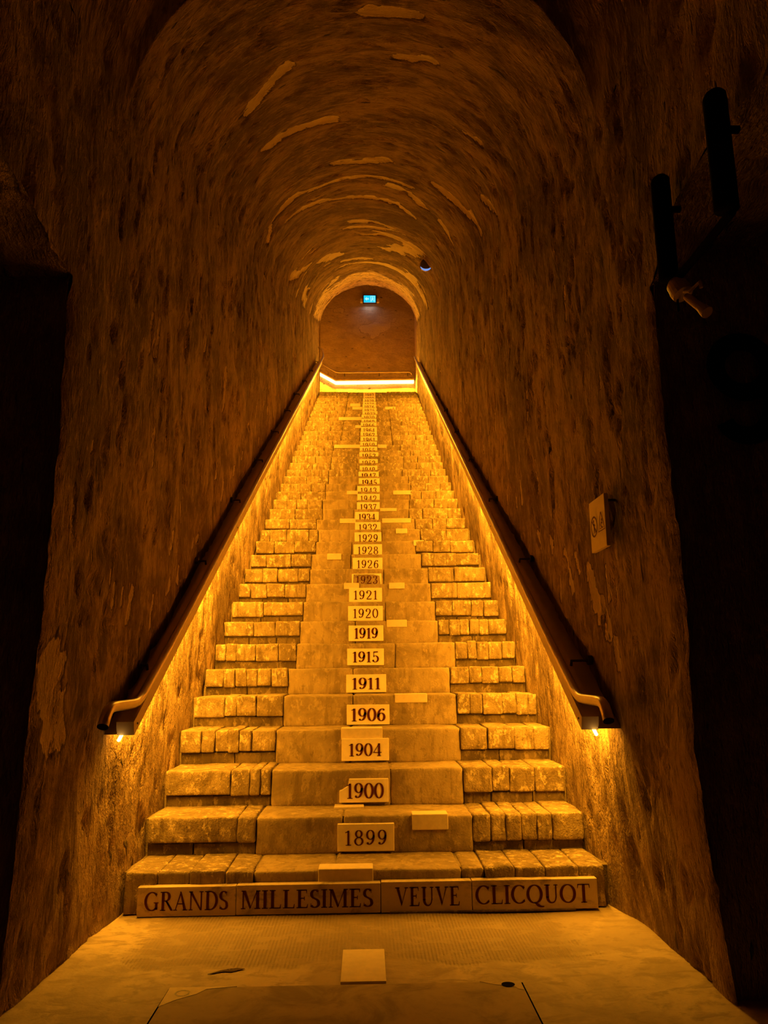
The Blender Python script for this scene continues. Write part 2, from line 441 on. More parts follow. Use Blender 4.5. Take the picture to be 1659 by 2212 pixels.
def make_side_wall(side):
    wx = wl if side < 0 else wr
    seed = 3 if side < 0 else 303
    S = Surf()
    ys = ystations(Y_MOUTH, Y_END + 0.05)
    t = np.linspace(0, 1, 130)
    Yg, Tg = np.meshgrid(ys, t, indexing='ij')
    zb = zbase(Yg); zs = zspring(Yg)
    Z = zb + (zs - zb) * Tg
    U = Z if side < 0 else 2 * zs + S_TOT - Z
    d, fl = relief(U, Yg, 3)
    fl = wall_flakes(side, Yg, Z)
    d = d - .008 * fl
    X = wx(Yg) - side * d + side * foot_splay(Z, side) * (1 - sstep(3.6, 4.0, Yg))
    low = 1 - sstep(2.52, 2.62, Z)
    jag = edge_jag(Z, seed + 9) * low
    Yp = Yg + jag * np.exp(-(Yg - Y_MOUTH) / 0.05)
    X = X + side * 0.014 * np.exp(-(Yg - Y_MOUTH) / 0.025) * low
    P = np.stack([X, Yp, Z], -1)
    S.grid(P, U, Yg, fl, flip=(side > 0))
    # wall above the side opening, towards and past the viewer
    ys2 = np.linspace(-2.5, Y_MOUTH, 110)
    Yg2, Tg2 = np.meshgrid(ys2, np.linspace(0, 1, 34), indexing='ij')
    zb2 = open_top(Yg2, side) - 0.02 + 0.02 * fbm(Yg2 * 6, Yg2 * 0, seed + 3, 3); zs2 = zspring(Yg2)
    Z2 = zb2 + (zs2 - zb2) * Tg2
    U2 = Z2 if side < 0 else 2 * zs2 + S_TOT - Z2
    d2, fl2 = relief(U2, Yg2, 3)
    X2 = wx(Yg2) - side * d2
    S.grid(np.stack([X2, Yg2, Z2], -1), U2, Yg2, fl2, flip=(side > 0))
    return S.build('wall_left' if side < 0 else 'wall_right', M['wall'])

def make_passage(side):
    seed = 500 if side < 0 else 900
    nm = 'left' if side < 0 else 'right'
    wx = wl if side < 0 else wr
    # face of the side passage, square to the tunnel
    t = np.linspace(0, 1, 70)
    zt = 2.665 if side < 0 else 2.80
    zz = np.linspace(-0.05, zt + 0.03, 92)
    Zg, Tg = np.meshgrid(zz, t, indexing='ij')
    dd, _ = relief(Zg if side < 0 else 2 * 3.70 + S_TOT - Zg, Zg * 0 + Y_MOUTH, 3)
    x0 = wx(Y_MOUTH) - side * dd + side * foot_splay(Zg, side) + side * 0.014
    jag = edge_jag(Zg, (3 if side < 0 else 303) + 9)
    X = x0 + side * (Tg ** 1.7) * 3.2
    Yp = Y_MOUTH + jag * np.exp(-Tg ** 1.7 * 3.2 / .06) + 0.02 + (0.03 + 0.022 * fbm(X * 2.0, Zg * 1.6, seed, 4)) * sstep(0, .12, Tg) - 0.02 * (1 - sstep(0, .02, Tg))
    S = Surf(); S.grid(np.stack([X, Yp, Zg], -1), Zg * .6, X, Zg * 0, flip=(side < 0))
    # end of the passage
    yy = np.linspace(-2.5, 2.95, 14); Z3, Y3 = np.meshgrid(np.linspace(-.05, zt + .1, 14), yy, indexing='ij')
    S.grid(np.stack([Y3 * 0 + side * 4.3, Y3, Z3], -1), Z3, Y3, Z3 * 0)
    S.build('wall_passage_' + nm, M['passage'])
    # rough hewn roof of the passage
    xs = np.concatenate([np.linspace(0, 0.9, 64), np.linspace(0.93, 3.2, 24)]); ys = np.linspace(-2.5, Y_MOUTH + .12, 190)
    Xg, Yg = np.meshgrid(xs, ys, indexing='ij')
    z0 = open_top(Yg, side)
    hew = fbm(Xg * 3.5, Yg * 9.0, seed + 7, 4, .6) * 0.05 + fbm(Xg * 1.2, Yg * 1.5, seed + 9, 3) * 0.03
    Z = z0 + (zt - z0) * sstep(0, .35, Xg) + hew * sstep(0, 0.06, Xg)
    x00 = wx(Yg) + side * 0.005
    S = Surf(); S.grid(np.stack([x00 + side * Xg, Yg, Z], -1), Yg, Xg, Z * 0)
    S.build('ceiling_passage_' + nm, M['passage'])

def make_vault():
    S = Surf()
    th = np.linspace(0, math.pi, 150)
    def patch(ys):
        Yg, Tg = np.meshgrid(ys, th, indexing='ij')
        xl, xr = wl(Yg), wr(Yg)
        xc = (xl + xr) / 2; a = (xr - xl) / 2
        zs, zc = zspring(Yg), zcrown(Yg); b = zc - zs
        U = zs + S_TOT * Tg / math.pi
        dw, fw = relief(U, Yg, 3)
        dr, fr = ring_relief(U, Tg, Yg, 3)
        k = sstep(0.0, 0.22, np.minimum(Tg, math.pi - Tg)) * sstep(3.0, 3.8, Yg)
        d = dw * (1 - k) + dr * k; fl = fw * (1 - k) + fr * k
        X = xc - (a - d) * np.cos(Tg) ; Z = zs + (b - d) * np.sin(Tg)
        return np.stack([X, Yg, Z], -1), U, Yg, fl
    ys_a = np.linspace(-2.5, Y_ARCH - 0.03, 90)
    ys_b = ystations(Y_ARCH + 0.001, Y_END + 0.05)
    Pa = patch(ys_a); Pb = patch(ys_b)
    # the arch face joins the higher front bay to the stair vault
    P, U, V, F = [np.concatenate([p, q], 0) for p, q in zip(Pa, Pb)]
    S.grid(P, U, V, F, flip=False)
    return S.build('ceiling', M['vault'])

make_side_wall(-1); make_side_wall(1)
make_passage(-1); make_passage(1)
make_vault()

def flat_wall(name, fn, un, vn, mat, amp=0.012, seed=0, flip=False, normal=(0, -1, 0)):
    S = Surf(); Ug, Vg = np.meshgrid(un, vn, indexing='ij')
    P = fn(Ug, Vg); d = fbm(Ug * 1.3, Vg * 1.3, seed, 4) * amp
    fl = sstep(.36, .42, fbm(Ug * 1.6, Vg * 2.2, seed + 50, 4))
    P = P + d[..., None] * np.array(normal)
    S.grid(P, Ug, Vg, fl, flip); return S.build(name, mat)
# back of the gallery behind the viewer, and the upper landing
flat_wall('wall_back', lambda u, v: np.stack([u, u * 0 - 2.5, v], -1), np.linspace(-4.3, 4.3, 30), np.linspace(-.05, 5.3, 24), M['passage'], seed=61)
Y_W = 17.90
flat_wall('wall_end', lambda u, v: np.stack([u, u * 0 + Y_W, v], -1), np.linspace(-3.2, 1.5, 120), np.linspace(7.0, 10.9, 100), M['endwall'], 0.03, 71)
flat_wall('wall_landing_right', lambda u, v: np.stack([u * 0 + 1.245, u, v], -1), np.linspace(Y_END - .02, Y_W, 30), np.linspace(7.0, 10.9, 40), M['endwall'], 0.012, 72, normal=(-1, 0, 0))
flat_wall('wall_landing_left', lambda u, v: np.stack([u * 0 - 3.2, u, v], -1), np.linspace(Y_END, Y_W, 6), np.linspace(7.0, 10.9, 8), M['endwall'], 0.012, 73, normal=(1, 0, 0))
flat_wall('wall_landing_front', lambda u, v: np.stack([u, u * 0 + Y_END + .06, v], -1), np.linspace(-3.2, -1.03, 12), np.linspace(7.0, 10.9, 12), M['endwall'], 0.01, 74, normal=(0, 1, 0))
flat_wall('wall_landing_lintel', lambda u, v: np.stack([u, u * 0 + Y_END + .06, v], -1), np.linspace(-1.04, 1.25, 12), np.linspace(10.02, 10.9, 6), M['endwall'], 0.01, 75, normal=(0, 1, 0))
flat_wall('ceiling_landing', lambda u, v: np.stack([u, v, u * 0 + 10.88], -1), np.linspace(-3.2, 1.5, 12), np.linspace(Y_END, Y_W, 8), M['endwall'], 0.01, 76, normal=(0, 0, -1))
flat_wall('floor_landing', lambda u, v: np.stack([u, v, u * 0 + Z_TOP - .004], -1), np.linspace(-3.2, 1.5, 20), np.linspace(Y_END + .05, Y_W, 10), M['slab'], 0.004, 77, normal=(0, 0, 1))

# ------------------------------------------------------------------ floor
HX0, HX1, HY0, HY1 = -0.715, 0.556, 1.95, 3.052
def make_floor():
    v = []; f = []; n = 0
    def patch(x0, x1, y0, y1, nx, ny):
        nonlocal n
        xs = np.linspace(x0, x1, nx); ys = np.linspace(y0, y1, ny)
        X, Y = np.meshgrid(xs, ys, indexing='ij')
        Z = fbm(X * 1.3, Y * 1.3, 31, 4) * 0.008 - 0.002
        v.append(np.stack([X, Y, Z], -1).reshape(-1, 3)); f.extend(grid_faces(nx, ny, n, True)); n += nx * ny
    patch(-4.3, HX0, -2.5, D + .05, 60, 90)
    patch(HX1, 4.3, -2.5, D + .05, 60, 90)
    patch(HX0, HX1, -2.5, HY0, 30, 40)
    patch(HX0, HX1, HY1, D + .05, 40, 40)
    o = mesh_obj('floor', np.concatenate(v), f, M['floor'], None, True, (0, 0, 0))
    tag(o, kind='structure')
    g = 0.007
    h = MB(); h.box(HX0 + g, HX1 - g, HY0 + g, HY1 - g, -0.06, 0.0045)
    hs = h.build('cover_slab', M['hatch'], o, bevel=0.004)
    hs['label'] = 'large worn concrete cover slab set in the floor'
    # corner plates of the cover slab
    pl = MB(); pl.prism([(-.708, 2.885), (-.665, 2.935), (-.60, 2.985), (-.575, 3.025), (-.47, 3.044), (-.708, 3.044)], lambda a, b: (a, b, .0035), lambda a, b: (a, b, .0056))
    p1 = pl.build('corner_plate', M['plaque'], hs)
    def ring(cx, cy, r0, r1, z, n=24):
        vv = []; ff = []
        for k in range(n):
            t = 2 * math.pi * k / n
            vv += [(cx + r0 * math.cos(t), cy + r0 * math.sin(t), z), (cx + r1 * math.cos(t), cy + r1 * math.sin(t), z)]
        for k in range(n):
            a = 2 * k; b = 2 * ((k + 1) % n); ff.append((a, a + 1, b + 1, b))
        return vv, ff
    r = MB(); r.add(*ring(-.652, 2.992, .020, .027, .0062)); r.build('lifting_ring', M['darkmetal'], hs, fix=False)
    pl = MB(); pl.prism([(.545, 3.045), (.545, 2.965), (.525, 2.975), (.52, 2.99), (.44, 3.02), (.40, 3.045)], lambda a, b: (a, b, .0035), lambda a, b: (a, b, .0055))
    pl.build('corner_plate', M['nameslab'], hs)
    hv = [(.497 + .024 * math.cos(2 * math.pi * k / 20), 3.013 + .022 * math.sin(2 * math.pi * k / 20), .0061) for k in range(20)]
    r = MB(); r.add(hv, [tuple(range(20))]); r.build('lifting_hole', M['black'], hs, fix=False)
    t = MB(); t.box(-.102, .064, 3.062, 3.392, -.02, .0065)
    tl = t.build('paving_tile', M['plaque'], o, bevel=0.002)
    tl['label'] = 'pale square tile let into the floor'
    # cracked hollow in the screed
    c = MB(); c.prism([(-.60, 3.172), (-.545, 3.196), (-.515, 3.192), (-.47, 3.222), (-.50, 3.230), (-.53, 3.222), (-.56, 3.206)], lambda a, b: (a, b, .0022), lambda a, b: (a, b, .0004))
    c.build('floor_crack', M['under'], o)
    return o
make_floor()

# ------------------------------------------------------------------ lettering
T_, H_ = 0.145, 0.048
class Glyph:
    def __init__(s, T=T_, H=H_): s.v = []; s.f = []; s.T = T; s.H = H
    def quad(s, *p):
        o = len(s.v); s.v += list(p); s.f.append(tuple(range(o, o + len(p))))
    def rect(s, x0, y0, x1, y1): s.quad((x0, y0), (x1, y0), (x1, y1), (x0, y1))
    def stroke(s, pts, w=None, closed=False):
        P = np.array(pts, float); n = len(P)
        if closed: d = np.roll(P, -1, 0) - np.roll(P, 1, 0)
        else: d = np.gradient(P, axis=0)
        L = np.hypot(d[:, 0], d[:, 1]) + 1e-9; d /= L[:, None]
        if w is None: w = s.H + (s.T - s.H) * np.abs(d[:, 1]) ** 1.6
        else: w = np.interp(np.linspace(0, 1, n), np.linspace(0, 1, len(w)), w)
        nrm = np.stack([-d[:, 1], d[:, 0]], 1) * (w / 2)[:, None]
        o = len(s.v); A = P + nrm; B = P - nrm
        for a, b in zip(A, B): s.v += [tuple(a), tuple(b)]
        m = n if closed else n - 1
        for i in range(m):
            j = (i + 1) % n; s.f.append((o + 2 * i, o + 2 * i + 1, o + 2 * j + 1, o + 2 * j))
    def ball(s, cx, cy, r): s.quad(*[(cx + r * math.cos(2 * math.pi * k / 14), cy + r * math.sin(2 * math.pi * k / 14)) for k in range(14)])
    def serif(s, x, y, w): s.rect(x - w / 2, y, x + w / 2, y + s.H * .9)
    def stem(s, x, foot=True, head=True, y0=0, y1=1, w=None):
        w = w or s.T; s.rect(x - w / 2, y0, x + w / 2, y1)
        if foot: s.serif(x, y0, w + .16)
        if head: s.serif(x, y1 - s.H * .9, w + .16)
def arc(cx, cy, rx, ry, a0, a1, n=26):
    a = np.radians(np.linspace(a0, a1, n)); return [(cx + rx * math.cos(t), cy + ry * math.sin(t)) for t in a]
def ring_pts(cx, cy, rx, ry, n=36): return arc(cx, cy, rx, ry, 0, 360 * (n - 1) / n, n)
def bez(p0, p1, p2, p3, n=16):
    t = np.linspace(0, 1, n)[:, None]; p0, p1, p2, p3 = map(np.array, (p0, p1, p2, p3))
    return ((1 - t) ** 3 * p0 + 3 * (1 - t) ** 2 * t * p1 + 3 * (1 - t) * t * t * p2 + t ** 3 * p3).tolist()
def glyph(ch, T=T_, H=H_):
    g = Glyph(T, H); w = .6
    if ch == '1':
        g.rect(.22 - T / 2, 0, .22 + T / 2, .97); g.rect(.05, 0, .39, H); g.quad((.22 + T / 2, .99), (.02, .86), (.03, .81), (.22, .88)); w = .42
    elif ch == '0': g.stroke(ring_pts(.28, .5, .235, .47), closed=True); w = .56
    elif ch == '8':
        g.stroke(ring_pts(.28, .745, .175, .225), closed=True); g.stroke(ring_pts(.28, .265, .225, .245), closed=True); w = .56
    elif ch in '96':
        g.stroke(ring_pts(.27, .68, .205, .295), closed=True)
        g.stroke(bez((.475, .68), (.49, .30), (.34, .0), (.10, .08), 20)); g.ball(.105, .135, .075); w = .56
        if ch == '6': g.v = [(.56 - x, 1 - y) for x, y in g.v]
    elif ch == '2':
        g.stroke(arc(.265, .74, .21, .235, 175, -20, 22)); g.stroke(bez((.463, .66), (.42, .42), (.12, .22), (.06, .05), 14), [T, T * .8, H * 1.3])
        g.rect(.04, 0, .52, H * 1.9); g.quad((.46, .03), (.52, .03), (.545, .2), (.52, .2)); g.ball(.10, .73, .075); w = .57
    elif ch == '3':
        g.stroke(arc(.25, .76, .19, .215, 155, -80, 22)); g.stroke(arc(.25, .27, .23, .25, 85, -155, 26)); g.ball(.10, .80, .07); g.ball(.085, .19, .075); w = .54
    elif ch == '4':
        g.rect(.34, 0, .34 + T, .98); g.quad((.34 + T * .5, 1), (.34 + T * .5, .9), (.07, .30), (.0, .28)); g.rect(.0, .25, .60, .25 + H * 1.3); g.rect(.27, 0, .34 + T + .07, H); w = .62
    elif ch == '5':
        g.quad((.10, .98), (.46, 1.0), (.48, .90), (.10, .87)); g.rect(.10, .46, .10 + H, .97)
        g.stroke(arc(.25, .31, .225, .285, 130, -150, 28)); g.ball(.085, .17, .075); w = .54
    elif ch == '7':
        g.rect(.04, .90, .52, 1.0); g.rect(.04, .76, .04 + H, .95); g.stroke(bez((.50, .93), (.36, .66), (.24, .4), (.22, .0), 14), [H, T * .8, T * 1.1]); w = .55
    elif ch == 'I': g.stem(.16); w = .32
    elif ch == 'L': g.stem(.17); g.rect(.17, 0, .58, H); g.quad((.53, 0), (.60, 0), (.62, .24), (.59, .24)); w = .64
    elif ch == 'E':
        g.stem(.17); g.rect(.17, 0, .56, H); g.rect(.17, 1 - H, .54, 1); g.rect(.17, .5, .42, .5 + H)
        g.quad((.51, 0), (.58, 0), (.61, .22), (.575, .22)); g.quad((.49, 1), (.55, 1), (.56, .80), (.53, .80)); g.rect(.40, .42, .44, .63); w = .63
    elif ch == 'T':
        g.stem(.36, head=False); g.rect(.04, 1 - H, .68, 1); g.quad((.02, .78), (.05, .78), (.10, 1), (.04, 1)); g.quad((.70, .78), (.67, .78), (.62, 1), (.68, 1)); w = .72
    elif ch == 'N':
        g.stem(.14, w=H * 1.3); g.stem(.74, foot=False, w=H * 1.3); g.quad((.04, 1), (.20, 1), (.78, 0), (.68, 0)); w = .88
    elif ch == 'M':
        g.stem(.12, w=H * 1.3, head=False); g.rect(.02, 1 - H, .14, 1); g.quad((.08, 1), (.24, 1), (.54, .08), (.46, 0)); g.quad((.46, 0), (.52, .08), (.86, 1), (.80, 1)); g.stem(.86, head=False); g.rect(.84, 1 - H, 1.0, 1); w = 1.02
    elif ch == 'V':
        g.quad((.06, 1), (.23, 1), (.44, .16), (.38, 0)); g.quad((.36, 0), (.42, .12), (.70, 1), (.64, 1)); g.serif(.14, 1 - H, .28); g.serif(.67, 1 - H, .22); w = .78
    elif ch == 'A':
        g.quad((.06, 0), (.12, 0), (.40, .84), (.37, .98)); g.quad((.34, 1), (.42, 1), (.74, 0), (.57, 0)); g.rect(.20, .32, .60, .32 + H); g.serif(.09, 0, .22); g.serif(.66, 0, .28); w = .78
    elif ch == 'U':
        g.rect(.12, .3, .12 + T, 1); g.rect(.62, .3, .62 + H * 1.2, 1); g.serif(.19, 1 - H, .30); g.serif(.645, 1 - H, .22)
        g.stroke([(.12 + T / 2, .36)] + arc(.42, .33, .225, .305, 180, 360, 22), [T, T * .9, H * 1.3, H * 1.1, H * 1.2]); w = .80
    elif ch == 'D':
        g.stem(.17); g.stroke([(.15, .975)] + arc(.32, .5, .37, .475, 90, -90, 30) + [(.15, .025)]); w = .76
    elif ch == 'R':
        g.stem(.17); g.stroke([(.15, .975)] + arc(.33, .745, .20, .23, 90, -90, 22) + [(.15, .515)]); g.quad((.26, .53), (.40, .53), (.72, .03), (.74, 0)); g.quad((.30, .52), (.42, .53), (.76, 0), (.62, 0)); w = .74
    elif ch in 'CG':
        g.stroke(arc(.43, .5, .36, .475, 42, 318, 40)); g.quad((.67, .74), (.70, .74), (.72, 1), (.68, .92))
        if ch == 'C': g.quad((.69, .24), (.73, .24), (.70, .12), (.66, .15)); w = .76
        else: g.rect(.62, .06, .62 + T * .9, .42); g.serif(.68, .40, .28); w = .84
    elif ch in 'OQ':
        g.stroke(ring_pts(.43, .5, .36, .475), closed=True); w = .86
        if ch == 'Q': g.stroke(bez((.40, .05), (.55, .02), (.62, -.22), (.92, -.16)), [H, T, H])
    elif ch == 'S':
        g.stroke(arc(.28, .745, .18, .225, 35, 200, 20) + bez((.13, .62), (.18, .50), (.46, .48), (.46, .30), 12) + arc(.27, .255, .21, .225, -10, -150, 20), None)
        g.quad((.42, .76), (.45, .76), (.46, .97), (.43, .92)); g.quad((.06, .25), (.09, .25), (.09, .08), (.05, .03)); w = .54
    return g.v, g.f, w
def text_mesh(name, txt, x0, x1, z0, h, y, mat, parent, gap=.10, T=T_, H=H_, tilt=0.0):
    """flat painted inscription between x0 and x1, cap height h, on a face looking towards -Y"""
    gl = [glyph(c, T, H) for c in txt]
    tot = sum(g[2] for g in gl) + gap * (len(gl) - 1)
    sx = (x1 - x0) / tot
    v = []; f = []; cx = 0
    for gv, gf, w in gl:
        o = len(v)
        for (a, b) in gv:
            X = x0 + (cx + a) * sx
            v.append((X, y, z0 + b * h + tilt * (X - x0)))
        f += [tuple(i + o for i in q) for q in gf]
        cx += w + gap
    return mesh_obj(name, v, f, mat, parent)

# ------------------------------------------------------------------ stair stones
def axis_pts(a, b, r, mid):
    L = b - a; r = min(r, L * .4)
    return [a, a + r * .3, a + r] + list(np.linspace(a + r, b - r, mid + 2)[1:-1]) + [b - r, b - r * .3, b]
def rough_block(x0, x1, y0, y1, z0, z1, r, amp, seed, mx=2, my=1, mz=1, freq=9.0, top_amp=None):
    ax = axis_pts(x0, x1, r, mx); ay = axis_pts(y0, y1, r, my); az = axis_pts(z0, z1, r, mz)
    nx, ny, nz = len(ax), len(ay), len(az)
    idx = {}; v = []; f = []
    def vid(i, j, k):
        key = (i, j, k)
        if key not in idx: idx[key] = len(v); v.append((ax[i], ay[j], az[k]))
        return idx[key]
    for i in range(nx - 1):
        for k in range(nz - 1):
            f.append((vid(i, 0, k), vid(i + 1, 0, k), vid(i + 1, 0, k + 1), vid(i, 0, k + 1)))
            f.append((vid(i, ny - 1, k), vid(i, ny - 1, k + 1), vid(i + 1, ny - 1, k + 1), vid(i + 1, ny - 1, k)))
        for j in range(ny - 1):
            f.append((vid(i, j, nz - 1), vid(i + 1, j, nz - 1), vid(i + 1, j + 1, nz - 1), vid(i, j + 1, nz - 1)))
            f.append((vid(i, j, 0), vid(i, j + 1, 0), vid(i + 1, j + 1, 0), vid(i + 1, j, 0)))
    for j in range(ny - 1):
        for k in range(nz - 1):
            f.append((vid(0, j, k), vid(0, j, k + 1), vid(0, j + 1, k + 1), vid(0, j + 1, k)))
            f.append((vid(nx - 1, j, k), vid(nx - 1, j + 1, k), vid(nx - 1, j + 1, k + 1), vid(nx - 1, j, k + 1)))
    V = np.array(v)
    lo = np.array([x0, y0, z0]); hi = np.array([x1, y1, z1])
    rr = np.minimum(r, (hi - lo) * .4)
    q = np.clip(V, lo + rr, hi - rr); d = (V - q) / rr
    n = np.maximum(1, np.sqrt((d ** 2).sum(1)))[:, None]
    V = q + d / n * rr
    nf = fbm(V[:, 0] * freq + seed * 3.7, V[:, 2] * freq + V[:, 1] * freq * .6 + seed, seed, 3)
    nt = fbm(V[:, 0] * freq * .7 + seed * 1.7, V[:, 1] * freq * .7 + seed, seed + 9, 3)
    front = np.clip((q[:, 1] - V[:, 1]) / rr[1], 0, 1); top = np.clip((V[:, 2] - q[:, 2]) / rr[2], 0, 1)
    V[:, 1] -= nf * amp * (front > .05)
    V[:, 2] += nt * (top_amp if top_amp is not None else amp * .6) * top
    V[:, 0] += vnoise(V[:, 2] * 14 + seed, V[:, 1] * 9, seed + 4) * amp * .35
    return V, f

def xl_step(i): return float(wl(sy(i))) + 0.012
def xr_step(i): return float(wr(sy(i))) - 0.012

stair = empty('staircase', (0, D, 0))
tag(stair, 'long straight flight of worn chalk stone steps climbing the tunnel', 'staircase')
rnd = random.Random(11)
far_v = []; far_f = []
STONE_LIMIT = 20
splitL = {2: .247, 3: .262, 4: .255, 5: .259, 6: .257, 7: .268, 8: .267, 9: .266, 10: .264, 11: .268, 12: .263}
splitR = {2: .745, 3: .744, 4: .757, 5: .766, 6: .764, 7: .80, 8: .757, 9: .763, 10: .760, 11: .763, 12: .745}
uppersL = {2: [.0, .83, 1], 3: [0, .62, .80, .90, 1], 4: [0, .22, .36, .5, .62, .75, 1], 5: [0, .34, .48, .70, 1], 6: [0, .22, .36, .5, .63, .80, 1], 7: [0, .13, .26, .5, .78, 1]}
uppersR = {2: [0, .16, .30, .44, .58, .72, 1], 3: [0, .28, .45, .70, 1], 4: [0, .30, .60, .82, 1], 5: [0, .16, .32, .57, .75, .9, 1], 6: [0, .25, .42, .65, .83, 1], 7: [0, .2, .36, .55, .78, 1], 8: [0, .16, .32, .46, .60, .74, 1]}
step_objs = {}
for i in range(1, NST + 1):
    y0 = sy(i); zt = sz(i); zb = sz(i - 1)
    xL, xR = xl_step(i), xr_step(i)
    W = xR - xL
    core = MB(); core.box(xL - .06, xR + .06, y0 + .050, y0 + RUN + .10, zb - (.12 if i > 1 else 0.02), zt - .010)
    st = core.build('step', M['mortar'], stair)
    step_objs[i] = st
    a = xL + W * (splitL.get(i, .265 + rnd.uniform(-.012, .012)))
    b = xL + W * (splitR.get(i, .745 + rnd.uniform(-.02, .02)))
    if i > 25: a = xL + W * .30; b = xL + W * .69
    g = 0.0016
    deep = y0 + RUN + .05
    far = i > STONE_LIMIT
    def put(name, args, mat, kw):
        V, F = rough_block(*args, **kw)
        if far:
            o = len(far_v); far_v.extend(map(tuple, V)); far_f.extend([tuple(q + o for q in t) for t in F])
        else:
            mesh_obj(name, V, F, mat, st, True)
    ridx = 0
    for side, (xa, xb), ups in (('L', (xL, a), uppersL.get(i)), ('R', (b, xR), uppersR.get(i))):
        if ups is None:
            n = rnd.choice([2, 2, 3, 3, 4]) if not far else rnd.choice([3, 4, 5])
            ups = [0] + sorted([k / n + rnd.uniform(-.1, .1) for k in range(1, n)]) + [1]
        low = i > 1
        zs_ = zb + (zt - zb) * rnd.uniform(.26, .36) if low else zb
        if i == 1: ups = [0, .25, .5, .78, 1]
        for k in range(len(ups) - 1):
            ridx += 1
            u0 = xa + (xb - xa) * ups[k]; u1 = xa + (xb - xa) * ups[k + 1]
            j = rnd.uniform(-.005, .005)
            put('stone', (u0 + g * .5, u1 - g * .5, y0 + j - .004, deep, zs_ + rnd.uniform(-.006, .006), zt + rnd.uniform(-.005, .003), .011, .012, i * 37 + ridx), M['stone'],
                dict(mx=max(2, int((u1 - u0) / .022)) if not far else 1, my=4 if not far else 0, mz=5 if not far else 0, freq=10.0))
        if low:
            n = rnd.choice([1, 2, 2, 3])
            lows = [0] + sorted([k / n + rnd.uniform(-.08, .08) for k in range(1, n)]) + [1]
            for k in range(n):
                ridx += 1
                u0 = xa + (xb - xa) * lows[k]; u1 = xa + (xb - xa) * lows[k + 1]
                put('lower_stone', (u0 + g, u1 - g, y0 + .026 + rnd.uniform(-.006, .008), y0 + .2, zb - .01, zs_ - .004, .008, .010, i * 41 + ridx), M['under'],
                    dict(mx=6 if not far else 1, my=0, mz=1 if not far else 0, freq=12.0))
    # smooth worn slabs in the middle
    mids = [a, a + (b - a) * rnd.choice([.36, .40, .62]), b]
    if i == 1: mids = [a, a + (b - a) * .35, a + (b - a) * .9, b]
    for k in range(len(mids) - 1):
        ridx += 1
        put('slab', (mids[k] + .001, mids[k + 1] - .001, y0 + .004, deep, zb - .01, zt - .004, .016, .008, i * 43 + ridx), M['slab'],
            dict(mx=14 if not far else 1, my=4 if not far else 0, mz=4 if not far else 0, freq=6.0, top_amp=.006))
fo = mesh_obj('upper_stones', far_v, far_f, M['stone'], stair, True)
fo['kind'] = 'stuff'
fo['label'] = 'many small rough stones facing the far upper steps'

# pale repair stones let into the nosings: (step, x0, x1, height)
def px_patch(i, x0, x1, hgt, depth=.10, proud=.006):
    y0 = sy(i)
    m = MB(); m.box(x0, x1, y0 - proud, y0 + depth, sz(i) - hgt, sz(i) + .003)
    m.build('repair_stone', M['patch'], step_objs[i], bevel=.004)
for i, x0, x1, h_ in [(1, -.235, .025, .075), (2, .232, .42, .075), (4, -.16, .095, .066), (5, .185, .40, .055), (8, .163, .325, .055), (10, -.20, -.065, .052), (10, .205, .345, .052),
                      (12, -.385, -.245, .058), (13, .495, .605, .055), (14, .325, .45, .052), (15, -.295, -.115, .05), (15, .185, .51, .05), (16, .17, .365, .035), (18, -.24, -.10, .045), (18, .35, .59, .05),
                      (25, -.50, -.085, .055), (25, .20, .34, .055), (29, -.18, -.075, .05), (31, -.50, -.07, .06), (34, -.26, -.06, .06), (34, .40, .615, .06), (35, -.31, -.10, .065)]:
    px_patch(i, x0, x1, h_)
tp = MB(); tp.box(-.185, -.02, sy(3) - .09, sy(3) + .01, sz(2) - .02, sz(2) + .004); tp.build('repair_stone', M['patch'], step_objs[2], bevel=.003)

# ------------------------------------------------------------------ year plaques
PL = [('1899', -.156, .137, .329, .196), ('1900', -.158, .119, .507, .381), ('1904', -.156, .133, .699, .568), ('1906', -.133, .148, .886, .759), ('1911', -.145, .137, 1.079, .955),
      ('1915', -.146, .13, 1.269, 1.146), ('1919', -.143, .135, 1.461, 1.337), ('1920', -.155, .14, 1.644, 1.519), ('1921', -.154, .141, 1.833, 0), ('1923', -.135, .145, 2.004, 0),
      ('1926', -.132, .162, 2.202, 0), ('1928', -.128, .166, 2.391, 0), ('1929', -.123, .169, 2.577, 0), ('1932', -.122, .167, 2.754, 0), ('1934', -.126, .152, 2.941, 0),
      ('1937', -.108, .171, 3.131, 0), ('1942', -.106, .178, 3.313, 0), ('1943', -.109, .185, 3.497, 0), ('1945', -.093, .192, 3.688, 0), ('1947', -.102, .186, 3.867, 0),
      ('1949', -.085, .173, 4.045, 0), ('1952', -.094, .186, 4.236, 0), ('1953', -.096, .199, 4.441, 0), ('1955', -.091, .191, 4.63, 0), ('1959', -.086, .19, 4.816, 0),
      ('1961', -.08, .203, 5.008, 0), ('1962', -.082, .202, 5.2, 0), ('1964', -.075, .207, 5.392, 0), ('1966', -.085, .205, 5.59, 0), ('1969', -.069, .211, 5.773, 0),
      ('1970', -.071, .216, 5.965, 0), ('1973', -.054, .24, 6.150, 0), ('1975', -.055, .228, 6.34, 0), ('1976', -.055, .224, 6.533, 0), ('1978', -.047, .229, 6.709, 0),
      ('1979', -.047, .225, 6.905, 0), ('1980', -.037, .23, 7.085, 0), ('1982', -.038, .235, 7.290, 0)]
BOLD = {'1900': .15, '1904': .155, '1906': .165, '1911': .165, '1915': .165, '1919': .185, '1934': .15, '1937': .14, '1945': .15, '1947': .15, '1953': .14}
